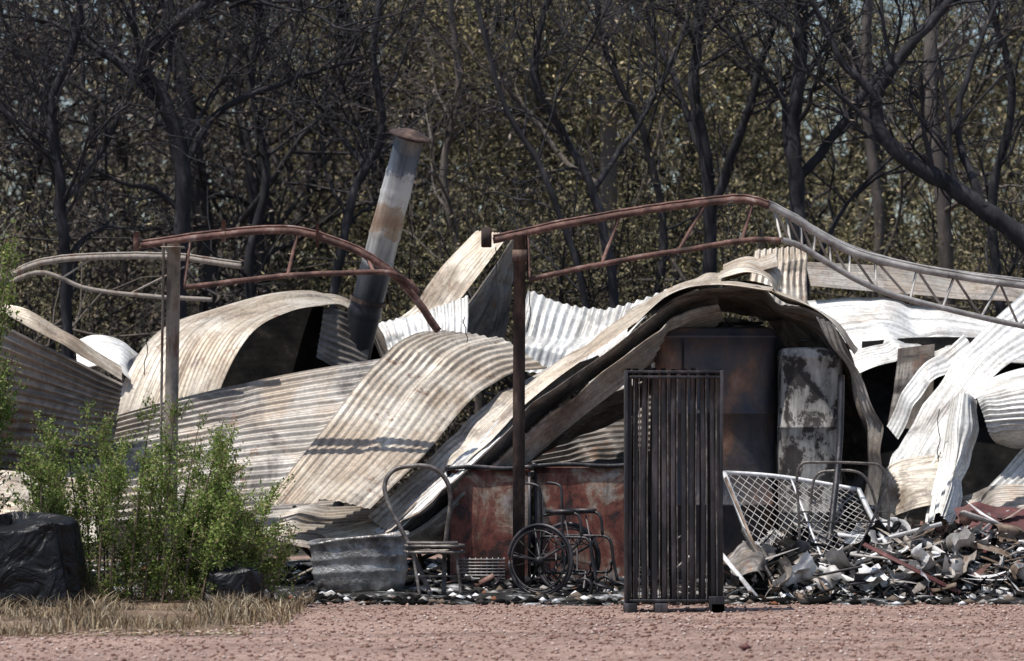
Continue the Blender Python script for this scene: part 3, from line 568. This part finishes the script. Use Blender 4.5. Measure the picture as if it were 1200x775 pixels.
for a in [[[(1118,600,0.9),(1160,596,0.9),(1230,604,0.9)],[(1135,640,0.2),(1170,638,0.2),(1240,645,0.2)]],[[(1160,655,0.2),(1200,640,0.3),(1250,640,0.3)],[(1165,680,-0.1),(1205,672,-0.1),(1255,670,-0.1)]]]:
    o=sheet(a,'soot',name='maroon_sheet_offcut',amp=0.007,creases=3); o.data.materials[0]=M['redsheet']
for a,mt in [([[(900,640,0.5),(930,622,0.6),(958,640,0.6)],[(895,684,-0.2),(925,672,-0.2),(962,680,-0.2)]],'grey'),([[(1000,622,0.8),(1022,612,0.8),(1052,628,0.8)],[(992,655,0.2),(1025,650,0.1),(1056,660,0.1)]],'white'),([[(1062,650,0.2),(1090,640,0.2),(1122,655,0.2)],[(1058,690,-0.4),(1088,684,-0.4),(1118,694,-0.4)]],'mid'),([[(855,655,-.1),(872,640,0),(890,650,0)],[(850,685,-.5),(872,680,-.5),(892,688,-.5)]],'mid')]:
    sheet(a,mt,name='twisted_sheet_fragment',amp=0.006,creases=4,cr_amp=0.06)
def bits(name,N,xr,yr,smin,smax,mat,zf=None,seed=1,flat=0.6,elong=1.0,parent=None):
    g=np.random.default_rng(seed)
    x=g.uniform(*xr,N); y=g.uniform(*yr,N); s=smin+(smax-smin)*g.uniform(0,1,N)**2.5
    O=np.array([[1,0,0],[0,1,0],[-1,0,0],[0,-1,0],[0,0,1],[0,0,-1]],float)
    V=O[None]*s[:,None,None]*g.uniform(0.6,1.3,(N,6,1))
    V[:,:,2]*=flat; V[:,:,0]*=g.uniform(1,elong,(N,1))
    a=g.uniform(0,6.28,N); ca_,sa=np.cos(a),np.sin(a)
    X=V[:,:,0]*ca_[:,None]-V[:,:,1]*sa[:,None]; Y=V[:,:,0]*sa[:,None]+V[:,:,1]*ca_[:,None]
    zz=np.array([zf(p,q_) for p,q_ in zip(x,y)]) if zf else np.zeros(N)
    Z=V[:,:,2]+s[:,None]*flat*0.5+zz[:,None]
    V=np.stack([X+x[:,None],Y+y[:,None],Z],-1).reshape(-1,3)
    T=np.array([[0,1,4],[1,2,4],[2,3,4],[3,0,4],[1,0,5],[2,1,5],[3,2,5],[0,3,5]])
    Fq=(T[None]+np.arange(N)[:,None,None]*6).reshape(-1,3)
    return link(name,fast_mesh(name,V,Fq,mat),parent)
bits('char_and_ash_litter',16000,(-6,6.5),(-1.3,6),0.006,0.07,M['bits'],seed=3,flat=0.6,elong=2)
bits('mound_litter',9000,(1.75,5.5),(-0.7,2.0),0.004,0.025,M['bits'],moundh,8,0.6,1.8,dp)
bits('gravel',30000,(-6.5,6.5),(-9.5,-0.9),0.003,0.020,M['pebble'],seed=4,flat=0.7)
bits('red_stone',1,(1.50,1.51),(-6.9,-6.89),0.07,0.08,M['redsheet'],seed=5)
# ---------------------------------------------------------------- ground
def plane(name,x0,x1,y0,y1,z,mat,nx=2,ny=2,hf=None):
    xs=np.linspace(x0,x1,nx); ys=np.linspace(y0,y1,ny); V=[[x,y,z+(hf(x,y) if hf else 0)] for y in ys for x in xs]
    Fq=[[j*nx+i,j*nx+i+1,(j+1)*nx+i+1,(j+1)*nx+i] for j in range(ny-1) for i in range(nx-1)]
    return link(name,fast_mesh(name,V,Fq,mat,True))
plane('ground',-300,300,-60,400,0,M['gravelg'])
def edge(x,y,x0,x1,y0,y1,w=0.5):
    d=min(x-x0,x1-x,y-y0,y1-y)+0.25*math.sin(x*2.1+1)+0.15*math.sin(x*5.3+y)+0.1*math.sin(x*11)
    return max(-1,min(1,d/w))
def ashh(x,y):
    e=edge(x,y,-5.2,7.5,-1.1,7.5); return 0.012*e+ (0.03*(math.sin(x*4+y*3)*math.sin(y*5-x*2)+0.6)*max(0,e))
plane('ash_patch',-8,9,-2,8.5,-0.004,M['ash'],170,100,ashh)
plane('forest_floor',-200,200,6,390,0.004,M['forestg'],40,60,lambda x,y:0.02+0.05*math.sin(x)*math.sin(y*.7))
def gh(x,y):
    e=edge(x,y,-9,-1.9,-4.6,-0.9,0.7); return 0.03*e+0.05*max(0,e)*(0.6+0.4*math.sin(x*3)*math.sin(y*4))
plane('grass_verge',-10,-1,-7,0,-0.003,M['grassg'],90,60,gh)
def blades(name,N,samp,hmin,hmax,mat,w=0.004,seed=9,lean=0.5):
    g=np.random.default_rng(seed); P=samp(g,N); N=len(P); h=(hmin+(hmax-hmin)*g.uniform(0,1,N)**2)*(0.65+0.5*np.sin(P[:,0]*4.1)*np.sin(P[:,0]*1.7+P[:,1]))
    h=np.maximum(h,0.02)
    a=g.uniform(0,6.28,N); l=g.uniform(0,lean,N)*h; dx,dy=np.cos(a)*l,np.sin(a)*l; b_=g.uniform(0,6.28,N); wx,wy=np.cos(b_)*w,np.sin(b_)*w
    z0=P[:,2]
    def pt(k,hx,sx): return np.stack([P[:,0]+dx*k**2+wx*sx,P[:,1]+dy*k**2+wy*sx,z0+h*hx],-1)
    V=np.stack([pt(0,0,-1),pt(0,0,1),pt(.6,.65,.8),pt(.6,.65,-.8),pt(1.0,.95,0.1),pt(1.0,.95,-.1)],1).reshape(-1,3)
    Fq=(np.array([[0,1,2,3],[3,2,4,5]])[None]+np.arange(N)[:,None,None]*6).reshape(-1,4)
    return link(name,fast_mesh(name,V,Fq,mat))
def gs(g,N):
    x=g.uniform(-7,-1.6,N); y=g.uniform(-5.8,-1.0,N)
    n_=np.sin(x*3.1)*np.sin(y*3.7+x)+0.7*np.sin(x*7.3+y*5)*np.sin(y*8-x*2)
    k=(n_+g.uniform(-0.8,1.0,N))>-0.05
    lim=-5.2+0.4*np.sin(x*1.9)+0.3*np.sin(x*6)+1.1*np.clip((x+2.9)/1.2,0,1)
    k&=y>lim-g.exponential(0.2,N)
    return np.stack([x[k],y[k],np.full(k.sum(),0.02)],-1)
blades('dry_grass',60000,gs,0.03,0.26,M['straw'],0.004,lean=1.2)
bits('dead_leaf_litter',9000,(-6.5,-1.8),(-5.4,-1.0),0.006,0.03,M['straw'],seed=14,flat=0.35,elong=2.5)
# ---------------------------------------------------------------- leaves
def leaves(name,C,Lg,wr,mat,seed=0,droop=0.5,parent=None,mesh_only=False):
    g=np.random.default_rng(seed); N=len(C); d=g.normal(size=(N,3)); d[:,2]-=droop; d/=np.linalg.norm(d,axis=1)[:,None]
    e=np.cross(d,g.normal(size=(N,3))); e/=np.linalg.norm(e,axis=1)[:,None]; L_=(g.uniform(0.5,1.2,N)*Lg)[:,None]
    V=np.stack([C-d*L_/2,C+e*L_*wr-d*L_*0.05,C+d*L_/2,C-e*L_*wr-d*L_*0.05],1).reshape(-1,3)
    Fq=np.arange(4*N).reshape(-1,4); me=fast_mesh(name,V,Fq,mat)
    return me if mesh_only else link(name,me,parent)
def grow(mb,tips,p,d,L,r,lev,maxlev,g,mi=0,up=0.1,nch=(3,5),wob=0.22,ratio=(0.45,0.75)):
    ns=5 if lev<2 else 4; P=[p]; dd=d.copy(); q=p.copy()
    for i in range(ns):
        dd=dd+g.normal(size=3)*wob+np.array([0,0,up]); dd/=np.linalg.norm(dd); q=q+dd*L/ns; P.append(q)
    P=np.array(P); mb.tube(cr(P,ns*2+1) if lev<2 else P,np.linspace(r,max(r*0.45,0.003),ns*2+1 if lev<2 else ns+1),7 if lev<2 else 3,mi,0,False)
    if lev>=maxlev:
        tips.extend(P[1:]); return
    for c in range(g.integers(nch[0],nch[1]+1)):
        t=g.uniform(0.25,1.0)*ns; i=min(int(t),ns-1); f=t-i; b_=P[i]*(1-f)+P[i+1]*f
        ax_=P[i+1]-P[i]; ax_/=np.linalg.norm(ax_); s=np.cross(ax_,g.normal(size=3)); s/=np.linalg.norm(s)
        an=g.uniform(0.45,1.1); nd=ax_*math.cos(an)+s*math.sin(an)
        grow(mb,tips,b_,nd,L*g.uniform(*ratio),r*(0.5 if lev==0 else 0.55),lev+1,maxlev,g,mi,up,nch,wob,ratio)
def make_tree(seed,H,r,kind):
    g=np.random.default_rng(seed); mb=MB(); tips=[]
    if kind=='bush':
        for s in range(6):
            a=g.uniform(0,6.28); grow(mb,tips,np.array([g.normal()*.3,g.normal()*.3,-0.1]),np.array([math.cos(a)*.5,math.sin(a)*.5,1.0]),H*g.uniform(.5,.9),r,1,3,g,0,0.08,(4,5))
    else:
        P=[np.array([0,0,-0.1])]; d=np.array([g.normal()*.12,g.normal()*.12,1.0])
        for i in range(8):
            d=d+g.normal(size=3)*0.10; d[2]=max(d[2],0.8); d/=np.linalg.norm(d); P.append(P[-1]+d*H/8)
        P=np.array(P); mb.tube(cr(P,24),np.linspace(r,r*0.3,24),8,0,0,False)
        for c in range(12):
            t=g.uniform(1.0,7.2); i=int(t); b_=P[i]*(1-(t-i))+P[i+1]*(t-i); a=g.uniform(0,6.28)
            grow(mb,tips,b_,np.array([math.cos(a),math.sin(a),g.uniform(0.2,1.1)]),H*g.uniform(.2,.38),r*0.36*(1-t/12),1,3,g,0,0.05,(3,5))
    return mb,np.array(tips)
def tree_meshes(seed,H,r,kind,lmat,nl,LL,bark):
    mb,tips=make_tree(seed,H,r,kind); g=np.random.default_rng(seed+99)
    V=np.vstack(mb.V); Fq=np.vstack(mb.F)
    w_=g.uniform(0,1,len(tips))**2; w_/=w_.sum()
    cl=tips[g.choice(len(tips),nl,p=w_)]
    C=cl+g.normal(size=cl.shape)*np.where(g.uniform(size=nl)<0.75,0.14,0.32)[:,None]
    lm=leaves('tmp',C,LL,0.17,lmat,seed,0.6,mesh_only=True)
    v2=np.empty(len(lm.vertices)*3,dtype=np.float32); lm.vertices.foreach_get('co',v2); v2=v2.reshape(-1,3)
    f2=np.arange(len(v2)).reshape(-1,4)+len(V); mi=[0]*len(Fq)+[1]*len(f2); V=np.vstack([V,v2]); Fq=np.vstack([Fq,f2])
    bpy.data.meshes.remove(lm)
    return fast_mesh('tree_mesh',V,Fq,[bark,lmat],False,mi=mi)
TV=[tree_meshes(11,11,0.17,'t',M['leaf'],24000,0.11,M['farbark']),tree_meshes(12,12,0.20,'t',M['leaf'],24000,0.11,M['farbark2']),tree_meshes(14,10,0.14,'t',M['leaf'],17000,0.11,M['farbark']),tree_meshes(13,9.5,0.13,'t',M['leafbrown'],15000,0.10,M['farbark']),tree_meshes(15,11,0.16,'t',M['leafbrown'],8000,0.10,M['farbark'])]
BV=[tree_meshes(21,3.8,0.045,'bush',M['leafbrown'],8000,0.08,M['farbark']),tree_meshes(22,4.5,0.05,'bush',M['leaf'],10000,0.08,M['farbark']),tree_meshes(23,4.2,0.045,'bush',M['leafbrown'],3000,0.08,M['farbark2'])]
g=np.random.default_rng(43)
for gy in np.arange(18,54,5.2):
    for gx in np.arange(-19,20,4.4):
        x=gx+g.uniform(-1.9,1.9); y=gy+g.uniform(-1.9,1.9)
        left=x/(30+y)*4200<-230
        rightu=x/(30+y)*4200>330
        if rightu and g.uniform()<0.3: continue
        pr=[.06,.10,.14,.42,.28] if left else [.32,.26,.24,.10,.08]
        o=link('eucalyptus_tree',TV[g.choice(5,p=pr)]); o.location=(x,y,0); o.rotation_euler=(g.normal()*.05,g.normal()*.05,g.uniform(0,6.28)); s=g.uniform(0.85,1.2); o.scale=(s,s,s)
us_=empty('undergrowth')
for i in range(50):
    x=g.uniform(-13,13); y=g.uniform(11,30)
    o=link('burnt_bush',BV[g.choice(3)],us_); o.location=(x,y,0); o.rotation_euler=(0,0,g.uniform(0,6.28)); s=g.uniform(0.7,1.25); o.scale=(s,s,s)
N=60000; x=g.uniform(-60,60,N); y=g.uniform(60,74,N); hh=12.2+1.6*np.sin(x*.35+1)+1.3*np.sin(x*.9+2)+1.0*np.sin(x*2.3)+0.8*np.sin(x*5); hh-=3.5*np.exp(-((x-10)/2.5)**2); z=g.uniform(0,1,N)**0.9*hh
leaves('distant_forest',np.stack([x,y,z],-1),0.62,0.26,M['farleaf'],5,0.3)
def limbtree(paths,y,seed,bark='bark',sub=9,lf=0):
    g=np.random.default_rng(seed); mb=MB(); tips=[]
    for pi,(pts,r0,r1) in enumerate(paths):
        P=[W(a[0],a[1],y+(a[2] if len(a)>2 else 0)) for a in pts]
        if pi==0:
            q=P[0].copy(); q[2]=-0.1; q[0]+=0.05; P=[q]+P if P[0][2]>0.3 else P
        n=len(P)*7; C=cr(P,n); C=C+np.cumsum(g.normal(size=C.shape)*0.008,axis=0); rr=np.linspace(r0,r1,n)*(1+0.08*np.sin(np.arange(n)*1.7+seed)); mb.tube(C,rr,10,0,0,False)
        for k in range(sub):
            i=g.integers(n//4,n-1); T=C[i+1]-C[i]; T/=np.linalg.norm(T); s=np.cross(T,g.normal(size=3)); s/=np.linalg.norm(s); an=g.uniform(.5,1.1)
            r=(r0+(r1-r0)*i/n)*0.38
            grow(mb,tips,C[i],T*math.cos(an)+s*math.sin(an),g.uniform(0.8,2.0),r,1,3,g,0,0.08,(3,5))
    V=np.vstack(mb.V);Fq=np.vstack(mb.F)
    if lf:
        tips=np.array(tips); Cc=tips[g.integers(0,len(tips),lf)]+g.normal(size=(lf,3))*0.1; lm=leaves('tmp',Cc,0.09,0.16,M['leafbrown'],seed,0.6,mesh_only=True)
        v2=np.empty(len(lm.vertices)*3,dtype=np.float32); lm.vertices.foreach_get('co',v2); v2=v2.reshape(-1,3); f2=np.arange(len(v2)).reshape(-1,4)+len(V); mi=[0]*len(Fq)+[1]*len(f2)
        V=np.vstack([V,v2]);Fq=np.vstack([Fq,f2]); link('charred_tree',fast_mesh('charred_tree',V,Fq,[M[bark],M['leafbrown']],False,mi=mi))
    else: link('charred_tree',fast_mesh('charred_tree',V,Fq,M[bark]))
limbtree([([(942,400),(936,250),(931,150),(938,60),(935,-40)],0.10,0.07),([(931,215),(970,170,.2),(1020,100,.3),(1080,40,.5),(1130,-10,.5)],0.06,0.03),([(933,150),(900,90),(860,50),(820,10)],0.035,0.015)],9.5,1,lf=300)
limbtree([([(835,380),(836,220),(822,120),(828,50),(838,-40)],0.09,0.05),([(834,210),(800,110,.4),(768,40,.8),(750,-20,1)],0.045,0.02),([(836,240),(872,150,-.3),(900,60,-.4),(925,-10,-.4)],0.06,0.03)],10.5,2,lf=400)
limbtree([([(1262,400),(1215,300),(1150,240),(1080,195),(1040,160),(1028,110),(1060,60),(1120,-10)],0.13,0.05),([(1150,240),(1120,150,.3),(1140,60,.5),(1170,-10,.6)],0.05,0.02),([(1030,120),(985,70),(960,10),(940,-30)],0.05,0.02)],8.5,3,lf=300)
limbtree([([(722,400),(700,250),(655,150),(625,80),(645,-20)],0.06,0.035),([(690,230),(740,150,.3),(770,90,.5),(800,20,.6)],0.035,0.015)],9,4,lf=400)
limbtree([([(692,380),(650,210),(600,120),(568,-20)],0.04,0.025)],8,5,lf=200)
limbtree([([(207,380),(214,220),(190,120),(165,70),(230,10),(290,-20)],0.11,0.06),([(214,200),(260,130,.2),(330,100,.4),(420,70,.6)],0.05,0.02),([(190,120),(120,60),(60,30),(0,20)],0.05,0.015)],10,6,lf=900,sub=14)
limbtree([([(392,380),(420,230),(456,150),(448,60),(460,-30)],0.06,0.04),([(430,200),(380,140,.3),(330,90,.4),(300,30,.6)],0.04,0.015)],11,7,lf=600)
limbtree([([(80,400),(75,250),(60,130),(90,30),(80,-30)],0.07,0.04),([(72,240),(120,170),(150,100),(170,30)],0.035,0.015),([(70,210),(30,150),(-20,110)],0.03,0.015)],9,8,sub=18,lf=900)
limbtree([([(1112,400),(1108,250),(1094,120),(1100,-20)],0.10,0.08)],15,9,'bark2',6)
limbtree([([(1022,400),(1030,260),(1015,120),(1020,-20)],0.08,0.06)],16,10,'bark2',6)
limbtree([([(560,400),(540,300),(520,200),(535,100),(520,-20)],0.06,0.04)],14,11,'bark2',10,300)
limbtree([([(300,400),(290,300),(310,200),(290,100),(300,-20)],0.07,0.04)],13,12,'bark',12,500)
limbtree([([(760,400),(770,280),(745,160),(700,60),(690,-20)],0.06,0.03)],12,13,'bark',12,200)
limbtree([([(1180,400),(1165,250),(1190,120),(1160,-20)],0.07,0.04)],11,14,'bark',12,200)
# ---------------------------------------------------------------- green shrub
def shrub(name,stems,y,seed,nleaf,LL=0.028,mat='green',yspread=.35):
    g=np.random.default_rng(seed); mb=MB(); tips=[]
    for (ub,ut,vt) in stems:
        yy=y+g.uniform(-yspread,yspread); P=[ground_pt(ub,yy),W((ub*2+ut)/3,vt+(700-vt)*.6,yy+g.normal()*.05),W((ub+ut*2)/3,vt+(700-vt)*.28,yy+g.normal()*.08),W(ut,vt,yy+g.normal()*.1)]
        C=cr(P,16); mb.tube(C,np.linspace(0.010,0.003,16),5,0,0,False)
        for k in range(18):
            i=g.integers(1,15); d=np.array([g.normal()*.8,g.normal()*.8,0.8]); d/=np.linalg.norm(d); L_=g.uniform(.10,.42)*(1-i/24)
            q=cr([C[i],C[i]+d*L_*.5+g.normal(size=3)*.02,C[i]+d*L_+[0,0,.03]],7); mb.tube(q,0.003,3,0,0,False); tips.extend(q[1:])
        tips.extend(C[4:])
    tips=np.array(tips); C=tips[g.integers(0,len(tips),nleaf)]+g.normal(size=(nleaf,3))*0.024
    C[:,2]=np.maximum(C[:,2],0.02)
    e=empty(name); mb.obj('stems',M['wood'],e); leaves('leaves',C,LL,0.27,M[mat],seed,-0.4,e)
st=[]
g=np.random.default_rng(77)
for i in range(52):
    ut=g.uniform(22,335); top=480+45*abs(math.sin(ut*0.045+0.8))+ (55 if ut>285 else 0)+g.uniform(0,110)
    st.append((150+(ut-170)*0.75+g.uniform(-15,15),ut,top))
st+=[(120,100,482),(150,180,465),(190,205,470),(200,235,490),(210,262,505),(90,60,540),(100,75,500),(185,192,500),(180,215,520)]
shrub('green_shrub',st,-1.9,31,56000,0.031,yspread=.45)
shrub('green_shrub',[(-40+g.uniform(-20,10),g.uniform(-50,20),g.uniform(250,520)) for i in range(34)],-1.2,32,24000,0.036)
shrub('green_shrub',[(300+g.uniform(-20,30),300+g.uniform(-30,50),g.uniform(620,680)) for i in range(12)],-1.6,33,6000)
# ---------------------------------------------------------------- black covered bundles
def bundle(name,u0,u1,vt,y,dep,seed):
    x0,x1=W(u0,0,y)[0],W(u1,0,y)[0]; zt=W(0,vt,y)[2]; n=96;m_=40;V=[]
    for j in range(m_+1):
        t=j/m_
        if t<0.62: z=zt*(t/0.62)*0.93; s=1.06-0.12*t/0.62
        else:
            q_=(t-0.62)/0.38; z=zt*(0.93+0.07*math.sin(q_*math.pi/2)); s=0.94*math.cos(q_*math.pi/2)**0.45 if q_<1 else 0.001
        for k in range(n):
            a=2*math.pi*k/n; c_,s_=math.cos(a),math.sin(a)
            f=1+0.05*math.sin(a*9+seed+t*2)*(1-t)+0.04*math.sin(a*5+2*t*seed)+0.03*math.sin(a*17+t*9)*(1-t)
            V.append([(x0+x1)/2+(x1-x0)/2*s*f*math.copysign(abs(c_)**.6,c_),y+dep/2*s*f*math.copysign(abs(s_)**.6,s_),z*(1+0.05*math.sin(a*3+seed)*t+0.03*math.sin(a*7+4*t))])
    Fq=[[j*n+k,j*n+(k+1)%n,(j+1)*n+(k+1)%n,(j+1)*n+k] for j in range(m_) for k in range(n)]
    link(name,fast_mesh(name,V,Fq,M['tarp'],True))
bundle('black_tarp_bundle',-70,98,608,-2.4,1.0,3)
bundle('black_tarp_bundle',242,308,668,-2.3,0.4,5)
# ---------------------------------------------------------------- world, sun, camera
sv=Vector((-0.30,-0.19,0.94)).normalized()
el=math.asin(sv.z); rot=math.atan2(sv.x,sv.y)
w=bpy.data.worlds.new('World'); scene.world=w; w.use_nodes=True; nt=w.node_tree
sk=nt.nodes.new('ShaderNodeTexSky'); sk.sky_type='NISHITA'; sk.sun_disc=False; sk.sun_elevation=el; sk.sun_rotation=rot
bg=nt.nodes['Background']; bg.inputs[1].default_value=0.13; nt.links.new(sk.outputs[0],bg.inputs[0])
sl=bpy.data.lights.new('sun','SUN'); sl.energy=5.0; sl.angle=math.radians(0.5); sl.color=(1,0.955,0.89)
so=bpy.data.objects.new('sun',sl); scene.collection.objects.link(so); so.rotation_mode='QUATERNION'; so.rotation_quaternion=sv.to_track_quat('Z','Y'); so.location=(-10,-10,20)
cam=bpy.data.cameras.new('camera'); co=bpy.data.objects.new('camera',cam); scene.collection.objects.link(co)
co.location=(0,-CD,CH); co.rotation_euler=(math.pi/2,0,0); cam.lens=126; cam.sensor_width=36; cam.shift_y=102.5/1200; cam.clip_end=1000
cam.dof.use_dof=True; cam.dof.focus_distance=30.8; cam.dof.aperture_fstop=2.8
scene.camera=co
scene.view_settings.view_transform='Standard'; scene.view_settings.look='None'; scene.view_settings.exposure=0
